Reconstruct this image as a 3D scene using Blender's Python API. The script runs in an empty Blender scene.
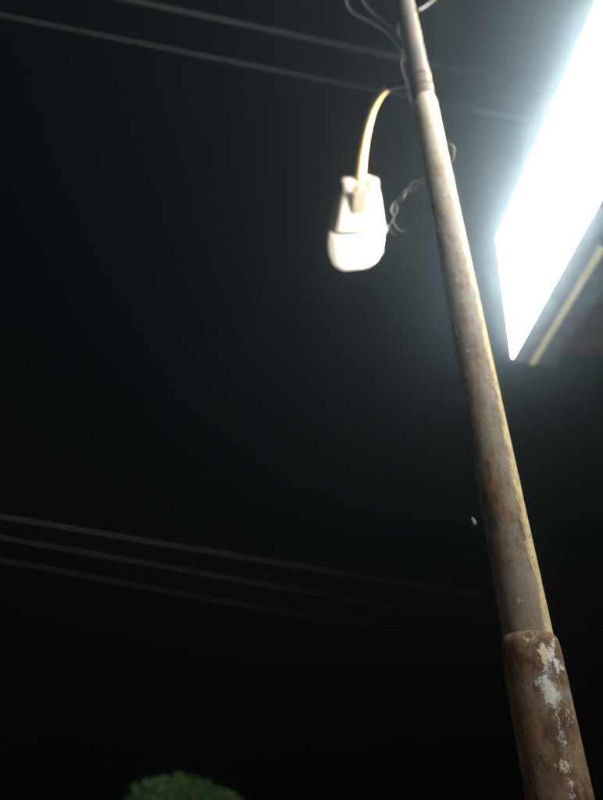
import bpy, bmesh, math, random
from mathutils import Vector, Matrix, noise

random.seed(7)
S = bpy.context.scene
C = bpy.context.scene.collection
W_PX, H_PX, F_PX = 603.0, 800.0, 610.0

# ------------------------------------------------------------------ camera
CAM = Vector((0, 0, 1.6))
ZEN = Vector((26 / F_PX, 800 / F_PX, 1.0)).normalized()      # world up seen in the camera (right, up, forward)
SF = ZEN.z; CF = math.sqrt(1 - SF * SF)
SR = ZEN.x / CF; CR = math.sqrt(1 - SR * SR)
FWD = Vector((0, CF, SF))
R0v, U0v = Vector((1, 0, 0)), Vector((0, -SF, CF))
RGT = R0v * CR + U0v * SR
UPV = U0v * CR - R0v * SR
cd = bpy.data.cameras.new('camera'); cam = bpy.data.objects.new('camera', cd); C.objects.link(cam)
m = Matrix((RGT, UPV, -FWD)).transposed().to_4x4(); m.translation = CAM
cam.matrix_world = m
cd.sensor_fit = 'VERTICAL'; cd.sensor_height = 24.0; cd.sensor_width = 24.0 * W_PX / H_PX
cd.lens = 24.0 * F_PX / H_PX
cd.clip_start = 0.02; cd.clip_end = 3000
cd.dof.use_dof = True; cd.dof.focus_distance = 1.1; cd.dof.aperture_fstop = 1.3
S.camera = cam

# ------------------------------------------------------------------ world (night sky), moon
wd = bpy.data.worlds.new('World'); S.world = wd; wd.use_nodes = True
nt = wd.node_tree
sky = nt.nodes.new('ShaderNodeTexSky'); sky.sky_type = 'NISHITA'; sky.sun_disc = False
sky.sun_elevation = math.radians(-4); sky.sun_rotation = math.radians(150)
nt.links.new(sky.outputs[0], nt.nodes['Background'].inputs[0])
nt.nodes['Background'].inputs[1].default_value = 0.05
sl = bpy.data.lights.new('moon', 'SUN'); sl.energy = 0.002; sl.angle = math.radians(10); sl.color = (0.9, 0.95, 1.0)
so = bpy.data.objects.new('moon', sl); C.objects.link(so); so.rotation_euler = (math.radians(40), 0, math.radians(150))

# ------------------------------------------------------------------ exposure, render
S.view_settings.view_transform = 'Standard'; S.view_settings.look = 'None'
S.view_settings.exposure = 0.3; S.view_settings.gamma = 1.0
S.render.engine = 'CYCLES'
S.cycles.use_denoising = True
S.cycles.volume_bounces = 1; S.cycles.max_bounces = 6
S.cycles.sample_clamp_indirect = 4.0

PANEL_L = 40.0
HAZE_D = 0.0175

# ------------------------------------------------------------------ helpers
def ray(px, py):
    return FWD + RGT * ((px - W_PX / 2) / F_PX) - UPV * ((py - H_PX / 2) / F_PX)
def at_z(px, py, z): return CAM + ray(px, py) * z                     # at a depth
def at_h(px, py, h): d = ray(px, py); return CAM + d * ((h - CAM.z) / d.z)   # at a height above ground
def at_y(px, py, y): d = ray(px, py); return CAM + d * (y / d.y)      # at a distance ahead

def tag(o, label=None, cat=None, group=None, kind=None):
    if label: o['label'] = label
    if cat: o['category'] = cat
    if group: o['group'] = group
    if kind: o['kind'] = kind
    return o
def empty(name, loc=(0, 0, 0)):
    o = bpy.data.objects.new(name, None); C.objects.link(o); o.location = loc
    o.empty_display_size = 0.1
    return o
def mesh_obj(name, verts, faces, mat, parent=None, smooth=True, origin=None):
    me = bpy.data.meshes.new(name)
    me.from_pydata([tuple(v) for v in verts], [], faces); me.update()
    if smooth:
        for p in me.polygons: p.use_smooth = True
    o = bpy.data.objects.new(name, me); C.objects.link(o)
    if mat: me.materials.append(mat)
    if parent is not None:
        o.parent = parent
        w = Vector((0, 0, 0)); q = parent
        while q is not None: w += q.location; q = q.parent
        me.transform(Matrix.Translation(-w))
    elif origin is not None:
        me.transform(Matrix.Translation(-Vector(origin))); o.location = origin
    return o
def spline(pts, n):
    """Catmull-Rom through pts, n samples for each span"""
    P = [Vector(p) for p in pts]; P = [P[0] * 2 - P[1]] + P + [P[-1] * 2 - P[-2]]
    out = []
    for i in range(1, len(P) - 2):
        a, b, c, d = P[i - 1:i + 3]
        for k in range(n):
            t = k / n
            out.append(0.5 * (2 * b + (c - a) * t + (2 * a - 5 * b + 4 * c - d) * t * t + (3 * b - a - 3 * c + d) * t ** 3))
    out.append(P[-2].copy())
    return out
def tube(pts, rad, seg=8, cap=True, vo=None):
    """verts, faces of a tube along pts; rad a number or a function of t in 0..1"""
    V, Fc = ([], []) if vo is None else vo
    n = len(pts); base = len(V)
    prev = None
    for i, p in enumerate(pts):
        t = (pts[min(i + 1, n - 1)] - pts[max(i - 1, 0)]).normalized()
        if prev is None:
            a = t.cross(Vector((0, 0, 1)));
            if a.length < 0.1: a = t.cross(Vector((1, 0, 0)))
            a.normalize()
        else:
            a = (prev - t * prev.dot(t)).normalized()
        prev = a; b = t.cross(a)
        r = rad(i / (n - 1)) if callable(rad) else rad
        for k in range(seg):
            an = 2 * math.pi * k / seg
            V.append(p + a * (r * math.cos(an)) + b * (r * math.sin(an)))
    for i in range(n - 1):
        for k in range(seg):
            k2 = (k + 1) % seg; q = base + i * seg
            Fc.append((q + k, q + k2, q + seg + k2, q + seg + k))
    if cap:
        Fc.append(tuple(base + k for k in range(seg))[::-1])
        Fc.append(tuple(base + (n - 1) * seg + k for k in range(seg)))
    return V, Fc
def boxv(o, ax, ay, az, x0, x1, y0, y1, z0, z1):
    V = [o + ax * x + ay * y + az * z for z in (z0, z1) for y in (y0, y1) for x in (x0, x1)]
    return V, [(0, 2, 3, 1), (4, 5, 7, 6), (0, 1, 5, 4), (2, 6, 7, 3), (0, 4, 6, 2), (1, 3, 7, 5)]
def bevel(o, w, seg=2):
    bm = bmesh.new(); bm.from_mesh(o.data)
    bmesh.ops.recalc_face_normals(bm, faces=bm.faces)
    bmesh.ops.bevel(bm, geom=bm.edges[:], offset=w, segments=seg, affect='EDGES', profile=0.5)
    bm.to_mesh(o.data); bm.free()
    for p in o.data.polygons: p.use_smooth = False

# ------------------------------------------------------------------ materials
def mat(name, col, rough=0.6, metal=0.0, emit=None, estr=0.0):
    M = bpy.data.materials.new(name); M.use_nodes = True
    b = M.node_tree.nodes['Principled BSDF']
    b.inputs['Base Color'].default_value = (*col, 1); b.inputs['Roughness'].default_value = rough
    b.inputs['Metallic'].default_value = metal
    if emit:
        b.inputs['Emission Color'].default_value = (*emit, 1); b.inputs['Emission Strength'].default_value = estr
    return M
class NB:
    def __init__(s, M):
        s.t = M.node_tree; s.b = s.t.nodes['Principled BSDF']
    def n(s, ty, **kw):
        x = s.t.nodes.new(ty)
        for k, v in kw.items(): setattr(x, k, v)
        return x
    def l(s, a, b): s.t.links.new(a, b)
    def noise(s, vec, scale, detail=4, rough=0.6):
        x = s.n('ShaderNodeTexNoise'); x.inputs['Scale'].default_value = scale
        x.inputs['Detail'].default_value = detail; x.inputs['Roughness'].default_value = rough
        s.l(vec, x.inputs['Vector']); return x.outputs['Fac']
    def ramp(s, fac, a, b, c0=(0, 0, 0, 1), c1=(1, 1, 1, 1)):
        x = s.n('ShaderNodeValToRGB'); e = x.color_ramp.elements
        e[0].position = a; e[1].position = b; e[0].color = c0; e[1].color = c1
        s.l(fac, x.inputs['Fac']); return x.outputs['Color']
    def mix(s, fac, a, b):
        x = s.n('ShaderNodeMix', data_type='RGBA')
        if isinstance(fac, float): x.inputs['Factor'].default_value = fac
        else: s.l(fac, x.inputs['Factor'])
        for v, i in ((a, 6), (b, 7)):
            if isinstance(v, tuple): x.inputs[i].default_value = (*v, 1)
            else: s.l(v, x.inputs[i])
        return x.outputs[2]
    def math(s, op, a, b=None):
        x = s.n('ShaderNodeMath', operation=op)
        for v, i in ((a, 0), (b, 1)):
            if v is None: continue
            if isinstance(v, (int, float)): x.inputs[i].default_value = v
            else: s.l(v, x.inputs[i])
        return x.outputs[0]
    def mapping(s, scale):
        tc = s.n('ShaderNodeTexCoord'); mp = s.n('ShaderNodeMapping'); mp.inputs['Scale'].default_value = scale
        s.l(tc.outputs['Object'], mp.inputs['Vector']); return mp.outputs['Vector']
    def bump(s, h, strength, dist):
        x = s.n('ShaderNodeBump'); x.inputs['Strength'].default_value = strength; x.inputs['Distance'].default_value = dist
        s.l(h, x.inputs['Height']); s.l(x.outputs['Normal'], s.b.inputs['Normal'])

def pole_material(name, rust, fleck_lo, yellow, base, R, flake_band=None, dull=1.0):
    """rust: range of the noise that shows rust; yellow: how far round to the sign side the yellow paint starts (share of the radius)"""
    M = mat(name, base, 0.75); N = NB(M); N.b.inputs['Specular IOR Level'].default_value = 0.2
    k = 1.22; v1 = N.mapping((k, k, 0.45 * k)); v2 = N.mapping((k, k, 0.8 * k)); vr = N.mapping((1, 1, 1)); v3 = N.mapping((k, k, 0.12 * k))
    fine = N.noise(v1, 55, 6, 0.7); big = N.noise(v1, 13, 6, 0.68); streak = N.noise(v3, 60, 5, 0.7)
    silver = N.mix(N.ramp(fine, 0.3, 0.75), tuple(c * 0.72 for c in base), tuple(min(1, c * 1.2) for c in base))
    silver = N.mix(N.math('MULTIPLY', N.ramp(streak, 0.5, 0.75), 0.5), silver, (0.2, 0.15, 0.1))
    rcol = N.mix(N.ramp(fine, 0.3, 0.7), (0.12, 0.075, 0.04), (0.36, 0.24, 0.14))
    rcol = N.mix(N.ramp(N.noise(vr, 160, 4, 0.7), 0.45, 0.75), rcol, (0.4, 0.28, 0.17))
    rcol = N.mix(N.ramp(N.noise(v2, 17, 5, 0.7), 0.42, 0.6), rcol, N.mix(N.ramp(fine, 0.35, 0.65), (0.05, 0.032, 0.02), (0.16, 0.09, 0.045)))
    rcol = N.mix(N.math('MULTIPLY', N.ramp(N.noise(v1, 31, 5, 0.7), 0.56, 0.66), 0.7), rcol, (0.42, 0.2, 0.07))
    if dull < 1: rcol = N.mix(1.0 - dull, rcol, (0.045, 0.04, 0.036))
    col = N.mix(N.ramp(big, *rust), silver, rcol)
    sep = N.n('ShaderNodeSeparateXYZ'); N.l(vr, sep.inputs[0])
    side = N.math('DIVIDE', N.math('ADD', N.math('MULTIPLY', sep.outputs['X'], 0.94), N.math('MULTIPLY', sep.outputs['Y'], -0.35)), R)
    rag = N.math('MULTIPLY', N.math('SUBTRACT', N.noise(v1, 30, 6, 0.75), 0.5), 1.0)
    hold = N.ramp(N.math('ADD', side, rag), yellow, yellow + 0.16)
    if flake_band is None:
        hold = N.math('MULTIPLY', hold, N.ramp(N.noise(v2, 40, 4, 0.6), 0.34, 0.4))
    yel = N.mix(N.ramp(fine, 0.35, 0.7), (0.5, 0.37, 0.16), (0.84, 0.72, 0.42))
    col = N.mix(hold, col, yel)
    fn = N.noise(v2, 27, 6, 0.72)
    if flake_band is not None:                 # paint holds on best in a ragged strip down the pole
        d = N.math('ABSOLUTE', N.math('SUBTRACT', side, flake_band))
        fn = N.math('ADD', fn, N.math('MULTIPLY', N.math('SUBTRACT', 0.45, d), 0.22))
    fl = N.ramp(fn, fleck_lo, fleck_lo + 0.06)
    col = N.mix(fl, col, N.mix(N.ramp(N.noise(v2, 11, 3), 0.5, 0.62), (0.78, 0.76, 0.7), (0.8, 0.66, 0.4)))
    N.l(col, N.b.inputs['Base Color'])
    h = N.math('ADD', N.math('MULTIPLY', fl, 0.7), N.math('ADD', N.math('MULTIPLY', fine, 0.6), N.math('MULTIPLY', hold, 0.6)))
    N.bump(h, 0.8, 0.003)
    return M
M_POLE = pole_material('peeling silver pole paint', (0.5, 0.66), 0.625, 0.64, (0.30, 0.26, 0.2), 0.045)
M_POLE_LOW = pole_material('rusted pole paint', (0.33, 0.45), 0.575, 1.3, (0.38, 0.35, 0.3), 0.0528, 0.4)
M_POLE_TOP = pole_material('shaded pole top', (0.4, 0.6), 0.70, 0.97, (0.055, 0.052, 0.047), 0.0393, None, 0.2)  # base and rust darkened to stand for the dim light up there
def worn(name, col, rough, amt=0.3, scale=30, metal=0.0, bump=0.3):
    M = mat(name, col, rough, metal); N = NB(M); v = N.mapping((1, 1, 1))
    f = N.noise(v, scale, 6, 0.65)
    N.l(N.mix(N.ramp(f, 0.3, 0.72), tuple(c * (1 - amt) for c in col), tuple(min(1, c * (1 + amt * .5)) for c in col)), N.b.inputs['Base Color'])
    N.bump(f, bump, 0.002); return M
M_ARM = worn('ochre arm paint', (0.62, 0.42, 0.17), 0.55, 0.4)
M_LAMP = worn('cream lamp enamel', (0.72, 0.65, 0.54), 0.45, 0.12, 18)
M_PLATE = worn('dusty beige plate', (0.2, 0.165, 0.115), 0.7, 0.3)
M_LUG = worn('dull lug casting', (0.22, 0.19, 0.155), 0.7, 0.35)
M_GREY = worn('cast grey metal', (0.3, 0.28, 0.26), 0.6, 0.3)
M_RUST = worn('rusty steel', (0.09, 0.06, 0.04), 0.8, 0.5)
M_DARK = worn('gasket black and arm shade', (0.02, 0.018, 0.016), 0.95, 0.4); M_DARK.node_tree.nodes['Principled BSDF'].inputs['Specular IOR Level'].default_value = 0.1
M_CASE = worn('grey sheet metal casing', (0.27, 0.25, 0.235), 0.6, 0.25, 12)
M_SLAB = worn('faded red plaster', (0.4, 0.2, 0.17), 0.85, 0.3, 8)
M_WALL = worn('cream wall plaster', (0.5, 0.46, 0.38), 0.9, 0.25, 4)
M_CABLE = worn('weathered grey cable', (0.3, 0.3, 0.29), 0.6, 0.3, 40)
M_ALU = worn('weathered dark cable', (0.036, 0.036, 0.034), 0.8, 0.25, 40)
M_BARE = worn('bare dull conductor', (0.045, 0.045, 0.043), 0.8, 0.3, 40)
M_STRING = worn('frayed wire', (0.07, 0.066, 0.06), 0.7, 0.3, 60)
M_FRAY = worn('pale frayed wire', (0.42, 0.4, 0.37), 0.7, 0.3, 60)
M_MOTH = worn('pale moth', (0.62, 0.57, 0.5), 0.8, 0.25, 200)
M_BARK = worn('bark', (0.11, 0.075, 0.05), 0.9, 0.5, 20)
M_LEAF = worn('leaf green', (0.045, 0.11, 0.025), 0.6, 0.6, 7)
M_GROUND = worn('pale dusty concrete', (0.14, 0.128, 0.112), 0.9, 0.25, 2)
M_FACE = mat('lit white acrylic', (0.85, 0.85, 0.83), 0.4, 0, (1.0, 0.97, 0.93), PANEL_L)
M_STRIP = mat('lit yellow acrylic edging', (0.7, 0.6, 0.25), 0.4, 0, (0.9, 0.76, 0.4), 0.22)
M_BOWL = mat('glowing frosted lamp bowl', (0.85, 0.82, 0.74), 0.25, 0, (1.0, 0.88, 0.7), 0.6)  # bowl is given a weak warm glow of its own

# ------------------------------------------------------------------ ground
bm = bmesh.new(); bmesh.ops.create_grid(bm, x_segments=60, y_segments=60, size=300)
for v in bm.verts: v.co.z = -0.02 * (1 + noise.noise(v.co * 0.05)) * min(1, v.co.length / 20)
me = bpy.data.meshes.new('ground'); bm.to_mesh(me); bm.free(); me.materials.append(M_GROUND)
g = bpy.data.objects.new('ground', me); C.objects.link(g); tag(g, 'pale dusty concrete ground', kind='structure')

# ------------------------------------------------------------------ pole: stepped steel tube
RU, RL = 0.045, 0.0528                            # radii of the upper tube and the wider lower tube
zc = F_PX * 2 * RU / 49.0
p_step = at_z(530.5, 650, zc)                       # where the upper tube enters the lower one
PX, PY, ZS = p_step.x, p_step.y, p_step.z
POLE_TOP = 6.4
pole = empty('utility_pole', (PX, PY, 0))
tag(pole, 'tall stepped steel pole with peeling silver and yellow paint over rust', 'pole')
def lathe(prof, seg=48, wob=0.0):
    V, Fc = [], []
    for (z, r) in prof:
        for k in range(seg):
            a = 2 * math.pi * k / seg
            rr = r * (1 + wob * noise.noise(Vector((math.cos(a) * 2, math.sin(a) * 2, z * 6))))
            V.append(Vector((PX + rr * math.cos(a), PY + rr * math.sin(a), z)))
    for i in range(len(prof) - 1):
        for k in range(seg):
            k2 = (k + 1) % seg
            Fc.append((i * seg + k, i * seg + k2, (i + 1) * seg + k2, (i + 1) * seg + k))
    return V, Fc
prof = [(0, RL)] + [(ZS * i / 12, RL) for i in range(1, 12)] + [(ZS - 0.012, RL), (ZS + 0.006, RL * 0.985), (ZS + 0.016, RL * 0.95), (ZS + 0.022, RU + 0.0005)]
mesh_obj('lower_tube', *lathe(prof, 64, 0.006), M_POLE_LOW, pole)
mesh_obj('cap', *lathe([(POLE_TOP - 0.03, 0.040), (POLE_TOP + 0.02, 0.039), (POLE_TOP + 0.05, 0.02), (POLE_TOP + 0.055, 0.0005)], 32), M_RUST, pole)
def pole_h(py):                                   # height on the pole's axis that shows at picture row py
    best = min((abs(((Vector((PX, PY, z)) - CAM).dot(UPV) / (Vector((PX, PY, z)) - CAM).dot(FWD)) * -F_PX + 400 - py), z)
               for z in [1.5 + 0.005 * i for i in range(1500)])
    return best[1]

Z3 = pole_h(104)
up = [(ZS - 0.05, RU)] + [(ZS + (Z3 - ZS) * i / 20, RU * (1 - 0.04 * i / 20)) for i in range(1, 21)] + [(Z3 + 0.012, RU * 0.91), (Z3 + 0.02, RU * 0.88)]
mesh_obj('middle_tube', *lathe(up, 48), M_POLE, pole)
tt = [(Z3 - 0.05, RU * 0.87)] + [(Z3 + (POLE_TOP - Z3) * i / 12, RU * (0.87 - 0.06 * i / 12)) for i in range(1, 13)]
mesh_obj('top_tube', *lathe(tt, 48), M_POLE_TOP, pole)['label'] = 'rusted top section, coloured dark for the dim light there'

# ------------------------------------------------------------------ street light on a curved arm
lamp = empty('street_light', (PX, PY, pole_h(86)))
tag(lamp, 'white street light head on a curved ochre arm clamped to the pole', 'street light')
LH = 4.85
Nk = at_h(360, 183, LH); Tp = at_h(353.5, 268, LH + 0.05)
AX = (Tp - Nk); LEN = AX.length; AX.normalize()
SD = AX.cross(Vector((0, 0, 1))).normalized()       # to the lamp's side (picture right)
if SD.dot(RGT) < 0: SD = -SD
UL = SD.cross(AX).normalized()
if UL.z < 0: UL = -UL
SD, UL = SD * math.cos(0.15) + UL * math.sin(0.15), UL * math.cos(0.15) - SD * math.sin(0.15)   # head rolled toward the sign so its underside catches more light
print('LAMP', LEN, Nk, Tp, 'POLE', PX, PY, ZS)
prof_w = [(-0.02, .085), (0.05, .112), (0.2, .140), (0.36, .163), (0.5, .182), (0.62, .188), (0.75, .182), (0.86, .160), (0.94, .115), (0.985, .06), (1.0, .02)]
def wid(t):
    for (a, x), (b, y) in zip(prof_w, prof_w[1:]):
        if t <= b: return x + (y - x) * (t - a) / (b - a)
    return prof_w[-1][1]
SC = LEN / 0.70
def shell(t0, t1, zt, zb, n=18, seg=28, grow=1.0):
    """closed body between stations t0 and t1; zt(t) and zb(t) give the height of its back and the drop of its belly"""
    V, Fc = [], []
    for i in range(n + 1):
        t = t0 + (t1 - t0) * i / n
        w = wid(t) * SC * grow
        for k in range(seg):
            a = 2 * math.pi * k / seg
            c, s = math.cos(a), math.sin(a)
            ex = 0.75 if s > 0 else 0.5
            sx = math.copysign(abs(c) ** ex, c); sy = math.copysign(abs(s) ** ex, s)
            V.append(Nk + AX * (t * LEN) + SD * (w * sx) + UL * ((zt(t) if s > 0 else zb(t)) * SC * sy))
    for i in range(n):
        for k in range(seg):
            k2 = (k + 1) % seg
            Fc.append((i * seg + k, i * seg + k2, (i + 1) * seg + k2, (i + 1) * seg + k))
    Fc.append(tuple(range(seg))[::-1]); Fc.append(tuple(n * seg + k for k in range(seg)))
    return V, Fc
housing = mesh_obj('housing', *shell(-0.02, 1.0, lambda t: 0.02 + 0.10 * math.sin(math.pi * min(1, max(0, 0.12 + 0.85 * t))), lambda t: 0.012), M_LAMP, lamp)
gear = mesh_obj('gear_cover', *shell(0.03, 0.475, lambda t: 0.0, lambda t: 0.018 + 0.035 * min(1, t / .3), 10, 28, 0.93), M_LAMP, lamp)
gear['label'] = 'white gear cover on the neck half of the underside'
bowl = mesh_obj('bowl', *shell(0.50, 0.975, lambda t: 0.0, lambda t: 0.012 + 0.085 * math.sqrt(max(0, 1 - ((t - 0.69) / 0.29) ** 2)), 16, 28, 0.95), M_BOWL, lamp)
bowl['label'] = 'rounded pale glass bowl under the outer half of the head'
# seam gasket between cover and bowl, drooping a little
gp = [Nk + AX * (LEN * (0.487 + 0.02 * k)) + SD * (wid(0.487) * SC * 0.97 * k) - UL * (0.048 * SC * (1 - abs(k) ** 4) + 0.012 * SC) for k in [i / 8 - 1 for i in range(17)]]
mesh_obj('gasket', *tube(gp, 0.008 * SC, 6), M_DARK, gear)
V, Fc = boxv(Nk - UL * (0.036 * SC), AX, SD, UL, 0.02 * LEN, 0.27 * LEN, -0.046 * SC, 0.044 * SC, -0.022 * SC, 0.0)
V = [v + UL * (0.0) for v in V]
pl = mesh_obj('neck_plate', V, Fc, M_PLATE, gear, smooth=False); bevel(pl, 0.004)
def knob(name, c0, rx, ry, rz, mt):
    V, Fc = [], []
    for i in range(9):
        th = math.pi * i / 8
        for k in range(14):
            a = 2 * math.pi * k / 14
            sg = lambda v: math.copysign(abs(v) ** 0.7, v)
            q = 1 + 0.06 * noise.noise(Vector((i * .7, k * .6, rx * 50)))
            V.append(c0 + AX * (rx * q * sg(math.cos(th))) + SD * (ry * q * sg(math.sin(th) * math.cos(a))) + UL * (rz * q * sg(math.sin(th) * math.sin(a))))
    for i in range(8):
        for k in range(14):
            k2 = (k + 1) % 14; Fc.append((i * 14 + k, i * 14 + k2, (i + 1) * 14 + k2, (i + 1) * 14 + k))
    return mesh_obj(name, V, Fc, mt, lamp)
knob('shoulder_lug', Nk + AX * (0.01 * LEN) - SD * (0.088 * SC) - UL * 0.004, 0.05 * SC, 0.034 * SC, 0.034 * SC, M_LUG)
knob('shoulder_lug', Nk + AX * (0.035 * LEN) + SD * (0.066 * SC) - UL * 0.0, 0.05 * SC, 0.05 * SC, 0.03 * SC, M_LUG)
for t in (0.52, 0.78):                                # toggle latches on the side away from the road
    c0 = Nk + AX * (t * LEN) + SD * (wid(t) * SC * 0.99) - UL * 0.012
    V, Fc = boxv(c0, AX, SD, UL, -0.018, 0.018, -0.006, 0.013, -0.02, 0.02)
    lt = mesh_obj('latch', V, Fc, M_GREY, lamp, smooth=False); bevel(lt, 0.004)
# spigot and arm
pz = pole_h(84)
z_p = (Vector((PX, PY, pz)) - CAM).dot(FWD); z_n = (Nk - CAM).dot(FWD)
path = [(359.5, 190, 1.01), (360, 181, 1.0), (361.5, 162, .97), (365, 138, .90), (371, 114, .78), (379, 97, .60), (389, 87.5, .42), (404, 83, .2), (424, 84, 0.0)]
ap = [at_z(x, y, z_p + (z_n - z_p) * f) for x, y, f in path]
pts = spline(ap, 8)
mesh_obj('arm', *tube(pts[:50], lambda t: 0.034 - 0.019 * min(1, t * 1.05), 16), M_ARM, lamp)
st_ = mesh_obj('arm_shaded_end', *tube(pts[48:], 0.0165, 16), M_DARK, lamp); st_['label'] = 'pole end of the arm, coloured dark as if in shade'  # last stretch of arm, coloured near black for the shade by the pole
lathe_ring = lambda z0, z1, r: lathe([(z0, RU * .84), (z0 + .002, r), (z1 - .002, r), (z1, RU * .84)], 40)
for dz in (-0.05, 0.035):
    mesh_obj('clamp_band', *lathe_ring(pz + dz - 0.012, pz + dz + 0.012, RU * 0.87 + 0.003), M_POLE_TOP, lamp)

# ------------------------------------------------------------------ light box sign on the shop front
YB = 2.8
Bc = at_y(513, 362, YB); 
dv = ray(232, 865); dv.z = 0; dv.normalize()          # the way the sign runs
# upper far corner: same distance along the run
rA = ray(497.5, 238); A = CAM + rA * ((Bc - CAM).dot(dv) / rA.dot(dv))
ev = (A - Bc); SH = ev.length; ev.normalize()
nv = ev.cross(dv).normalized()
if nv.x > 0: nv = -nv
iv = -nv
print('SIGN',YB, Bc, A, SH, nv)
SL, SD_ = 5.4, 0.26
sign = empty('light_box_sign', Bc); tag(sign, 'long glowing white light box sign with a yellow edge strip beneath', 'sign')
# axes: along (toward the far end), in (into the box), up
V, Fc = boxv(Bc, dv, iv, ev, -SL + 0.012, -0.012, -0.004, 0.01, 0.014, SH - 0.014)
mesh_obj('face', V, Fc, M_FACE, sign, smooth=False)
def signbox(name, x0, x1, y0, y1, z0, z1, mt, par=sign, bv=0.0):
    V, Fc = boxv(Bc, dv, iv, ev, x0, x1, y0, y1, z0, z1)
    o = mesh_obj(name, V, Fc, mt, par, smooth=False)
    if bv: bevel(o, bv, 1)
    return o
signbox('added_end_glow', -0.004, 0.004, 0.02, SD_ - 0.01, 0.02, SH - 0.02, M_FACE)  # unseen glowing end, added to light the cables beyond the sign
signbox('added_top_glow', -SL + 0.02, -0.02, 0.02, SD_ - 0.01, SH - 0.004, SH + 0.004, M_FACE)  # glowing top out of view, added to brighten the overhead cables
signbox('casing', -SL, -0.006, 0.012, SD_, 0, SH - 0.006, M_CASE, bv=0.003)
signbox('frame_rail', -SL, 0, -0.008, 0.0115, -0.001, 0.0135, M_CASE)
signbox('frame_rail', -SL, 0, -0.008, 0.0115, SH - 0.0135, SH + 0.001, M_CASE)
signbox('frame_stile', -0.0115, 0.001, -0.008, 0.0115, 0.0138, SH - 0.0138, M_CASE)
signbox('frame_stile', -SL - 0.001, -SL + 0.0115, -0.008, 0.0115, 0.0138, SH - 0.0138, M_CASE)
st = signbox('edge_strip', -0.9, -0.012, 0.095, 0.13, -0.012, -0.0005, M_STRIP); st['label'] = 'lit yellow strip along the underside'
signbox('edge_strip', -SL, -0.92, 0.095, 0.13, -0.012, -0.0005, M_CASE)
for x in (-0.5, -2, -3.5, -5):
    signbox('bracket', x - 0.02, x + 0.02, SD_, SD_ + 0.12, SH * .6, SH * .6 + 0.03, M_RUST)

# ------------------------------------------------------------------ shop the sign hangs on
hd = Vector((-dv.y, dv.x, 0));
if hd.x < 0: hd = -hd                                  # into the building
B0 = Bc + iv * SD_; B0.z = 0
shop = empty('shop_building', B0); tag(shop, 'shop front with faded red canopy slab behind the glowing sign', 'building')
Z = Vector((0, 0, 1))
def shopbox(name, x0, x1, y0, y1, z0, z1, mt, par=shop):
    V, Fc = boxv(B0, dv, hd, Z, x0, x1, y0, y1, z0, z1)
    return mesh_obj(name, V, Fc, mt, par, smooth=False)
zb = Bc.z
shopbox('canopy_slab', -6.2, -0.14, 0.004, 0.5, zb - 0.03, zb + 0.10, M_SLAB)
shopbox('wall', -6.2, -0.3, 0.35, 0.6, 0, zb - 0.032, M_WALL)
shopbox('parapet', -6.2, -0.3, 0.12, 0.36, zb + 0.102, zb + SH * 0.8, M_WALL)
for i in range(28):                                     # roller shutter slats
    shopbox('shutter_slat', -3.6, -0.9, 0.335 - 0.006 * (i % 2), 0.349, 0.02 + i * 0.085, 0.02 + i * 0.085 + 0.08, M_CASE)

# ------------------------------------------------------------------ overhead cables
def cable(p0, p1, span0, span1, sag, r, mt, label, name='overhead_cable', group='overhead cables'):
    d = (p1 - p0); pts = []
    for i in range(61):
        t = span0 + (span1 - span0) * i / 60
        q = p0 + d * t; u = (t - 0.5)
        q = q + Vector((0, 0, sag * u * u))
        pts.append(q)
    o = mesh_obj(name, *tube(pts, r, 8), mt, None, origin=pts[0])
    tag(o, label, 'cable', group); return o
cable(at_h(130, 0, 10.4), at_h(560, 92, 10.4), -5, 5, 0.01, 0.026, M_ALU, 'thicker overhead cable, upper of the two crossing behind the pole top')
cable(at_h(60, 27, 10.0), at_h(545, 124, 10.0), -5, 5, 0.01, 0.018, M_ALU, 'thinner overhead cable running below the thicker one behind the pole top')
cable(at_h(0, 517, 4.8), at_h(517, 602, 4.8), -2, 3, 0.03, 0.011, M_BARE, 'brightest of three faint cables crossing low behind the pole')
cable(at_h(26, 543, 4.6), at_h(517, 628, 4.6), -2, 3, 0.06, 0.0075, M_BARE, 'faint middle cable of three crossing low behind the pole')
cable(at_h(35, 567, 4.5), at_h(300, 615, 4.5), -4, 6, 0.03, 0.006, M_BARE, 'faint lowest cable of three crossing low behind the pole')

# ------------------------------------------------------------------ loose wires on the pole
def zpole(py): return (Vector((PX, PY, pole_h(py))) - CAM).dot(FWD)
def wire(name, pix, r, mt, label, cat='wire', group=None, n=8, taper=0.4):
    pts = spline([at_z(x, y, z) for x, y, z in pix], n)
    o = mesh_obj(name, *tube(pts, lambda t: 0.82 * r * (1 - taper * t), 6), mt, None, origin=pts[0])
    tag(o, label, cat, group); return o
z1 = zpole(15)
wire('loose_wire', [(402, 52, zpole(52)), (388, 34, z1 + .05), (370, 22, z1 + .1), (352, 12, z1 + .12), (346, -4, z1 + .1), (356, -22, z1), (392, -30, z1 - .02)], 0.0032, M_STRING,
     'slack grey wire looping out beside the pole top')
wire('loose_wire', [(401, 38, zpole(38)), (392, 28, z1), (381, 20, z1 + .05), (366, 5, z1 + .06), (362, -15, z1 + .03), (394, -34, z1)], 0.0025, M_STRING,
     'short inner wire looping close to the pole top')
wire('loose_wire', [(410, 6, zpole(6) - .02), (418, 10, z1 - .02), (427, 5, z1), (437, -3, z1), (450, -16, z1), (404, -40, z1)], 0.005, M_STRING,
     'pale frayed wire end sticking out from the pole top over the sign side')
z2 = zpole(90)
wire('tied_wire', [(x, y, zpole(y)) for x, y in ((417, 119), (411, 104), (407, 84), (402, 66), (404, 46), (398, 34), (400, 20), (399, 6))], 0.004, M_STRING,
     'dusty wire tied along the pole above the lamp arm')
z3 = zpole(180)
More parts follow.
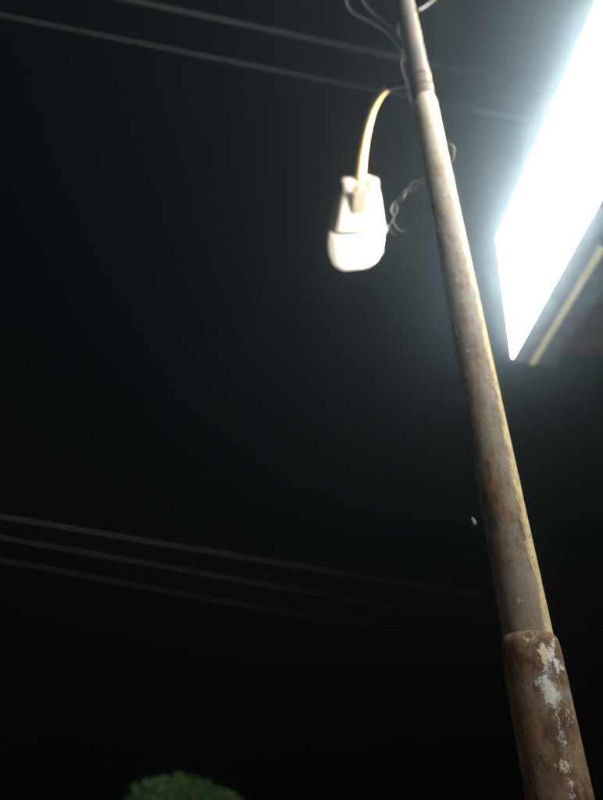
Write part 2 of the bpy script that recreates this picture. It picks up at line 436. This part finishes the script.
wire('dangling_wire', [(431, 177, z3), (424, 178, z3 + .02), (419, 180.5, z3 + .03), (413, 182, z3 + .05), (410, 188, z3 + .05), (404, 191, z3 + .05), (400, 198, z3 + .06), (394, 203, z3 + .07), (391, 211, z3 + .05), (394, 217, z3 + .05), (390, 224, z3 + .05), (389, 229, z3 + .05), (396, 236, z3 + .03)], 0.0038, M_FRAY,
     'outer strand of frayed wire dangling between the pole and lamp head', group='frayed strands')
wire('dangling_wire', [(431, 179, z3), (424, 182, z3 + .02), (418, 184, z3 + .04), (414, 190, z3 + .07), (407, 192, z3 + .07), (403, 199, z3 + .05), (397, 205, z3 + .06), (397, 212, z3 + .05), (393, 219, z3 + .04), (396, 227, z3 + .04), (401, 231, z3 + .05), (406, 230, z3 + .05)], 0.003, M_FRAY,
     'inner curled strand of frayed wire dangling between pole and lamp head', group='frayed strands')
z4 = zpole(150)
wire('wire_loop', [(443, 168, z4), (452, 161, z4), (454.5, 152, z4), (452.5, 146, z4), (448, 145, z4), (438, 152, z4)], 0.0045, M_STRING,
     'small bent wire loop sticking out of the pole on the sign side', taper=0)

# ------------------------------------------------------------------ moth
mp = at_z(473.5, 521.5, 1.55)
moth = empty('moth', mp); tag(moth, 'tiny pale moth flying beside the pole', 'moth')
ax = (UPV * 0.93 - RGT * 0.36).normalized(); sd = (RGT * 0.8 + UPV * 0.3 - FWD * 0.4); sd = (sd - ax * sd.dot(ax)).normalized(); nn = ax.cross(sd)
bp = [mp + ax * (0.02 * (0.5 - i / 8)) for i in range(9)]
mesh_obj('body', *tube(bp, lambda t: 0.0008 + 0.0026 * math.sin(math.pi * min(1, .1 + .85 * t)), 8), M_MOTH, moth)
for s in (-1, 1):
    outl = [(0.006, 0.001), (0.007, 0.004), (0.002, 0.008), (-0.006, 0.0095), (-0.011, 0.007), (-0.006, 0.001)]
    V = [mp + ax * a + sd * (s * b * .55) + nn * (b * 0.9 * 0.6) for a, b in outl]
    V += [v + nn * 0.0004 for v in V]
    k = len(outl)
    Fc = [tuple(range(k)), tuple(range(2 * k - 1, k - 1, -1))] + [(i, (i + 1) % k, k + (i + 1) % k, k + i) for i in range(k)]
    mesh_obj('wing', V, Fc, M_MOTH, moth, smooth=False)

# ------------------------------------------------------------------ tree down the street
YT = 7.5
tc = at_y(190, 800, YT); top = at_y(178, 772, YT)
tree = empty('leafy_tree', (tc.x, tc.y, 0)); tag(tree, 'dim green leafy tree top rising below the faint cables', 'tree')
th = top.z
print('TREE', tc, th)
tp = [Vector((tc.x, tc.y, -0.05)), Vector((tc.x + .04, tc.y, 0.6)), Vector((tc.x - .03, tc.y + .05, 1.2)), Vector((tc.x, tc.y, th - .7))]
vo = tube(spline(tp, 6), lambda t: 0.11 - 0.07 * t, 10)
for k in range(7):
    a = k * 2.4; b0 = Vector((tc.x, tc.y, 0.9 + 0.12 * k))
    tube(spline([b0, b0 + Vector((math.cos(a) * .35, math.sin(a) * .35, .25)), b0 + Vector((math.cos(a) * .5, math.sin(a) * .5, .4))], 4), lambda t: 0.035 - 0.025 * t, 6, vo=vo)
mesh_obj('trunk', *vo, M_BARK, tree)
V, Fc = [], []
clumps = []
for (x, y, r) in ((166, 800, .2), (178, 798, .22), (152, 806, .2), (188, 806, .22), (202, 803, .19), (216, 807, .19), (229, 810, .17), (150, 822, .22), (172, 818, .28), (196, 822, .3), (220, 824, .28), (233, 826, .17), (160, 840, .3), (188, 845, .36), (216, 845, .32), (200, 862, .36), (172, 860, .34)):
    for dy in (-.35, .3):
        c = at_y(x, y, YT); c.y += dy + random.uniform(-.15, .15); clumps.append((c, r * random.uniform(.85, 1.05)))
for c, r in clumps:
    for i in range(420):
        d = Vector((random.gauss(0, 1), random.gauss(0, 1), random.gauss(0, 1))).normalized()
        q = c + d * (r * random.uniform(0.25, 1.0) ** 0.5 * random.uniform(.8, 1.08))
        n1 = Vector((random.gauss(0, 1), random.gauss(0, 1), random.gauss(0, 1))).normalized()
        n2 = n1.orthogonal().normalized(); s = random.uniform(.022, .04)
        b = len(V)
        V += [q - n1 * s, q + n2 * s * .45, q + n1 * s, q - n2 * s * .45]
        Fc.append((b, b + 1, b + 2, b + 3))
mesh_obj('crown', V, Fc, M_LEAF, tree, smooth=False)

# ------------------------------------------------------------------ night haze
V, Fc = boxv(Vector((0, 0, 0)), Vector((1, 0, 0)), Vector((0, 1, 0)), Z, -305, 305, -305, 305, -1.2, 11.6)
MH = bpy.data.materials.new('haze'); MH.use_nodes = True; t = MH.node_tree
t.nodes.remove(t.nodes['Principled BSDF'])
pv = t.nodes.new('ShaderNodeVolumePrincipled'); pv.inputs['Density'].default_value = HAZE_D
pv.inputs['Color'].default_value = (0.66, 0.88, 1.0, 1); pv.inputs['Anisotropy'].default_value = 0.952
t.links.new(pv.outputs[0], t.nodes['Material Output'].inputs['Volume'])
try: MH.cycles.volume_sampling = 'MULTIPLE_IMPORTANCE'
except Exception: pass
hz = mesh_obj('haze', V, Fc, MH, None, smooth=False); tag(hz, 'thin night haze glowing around the lit sign', kind='stuff')
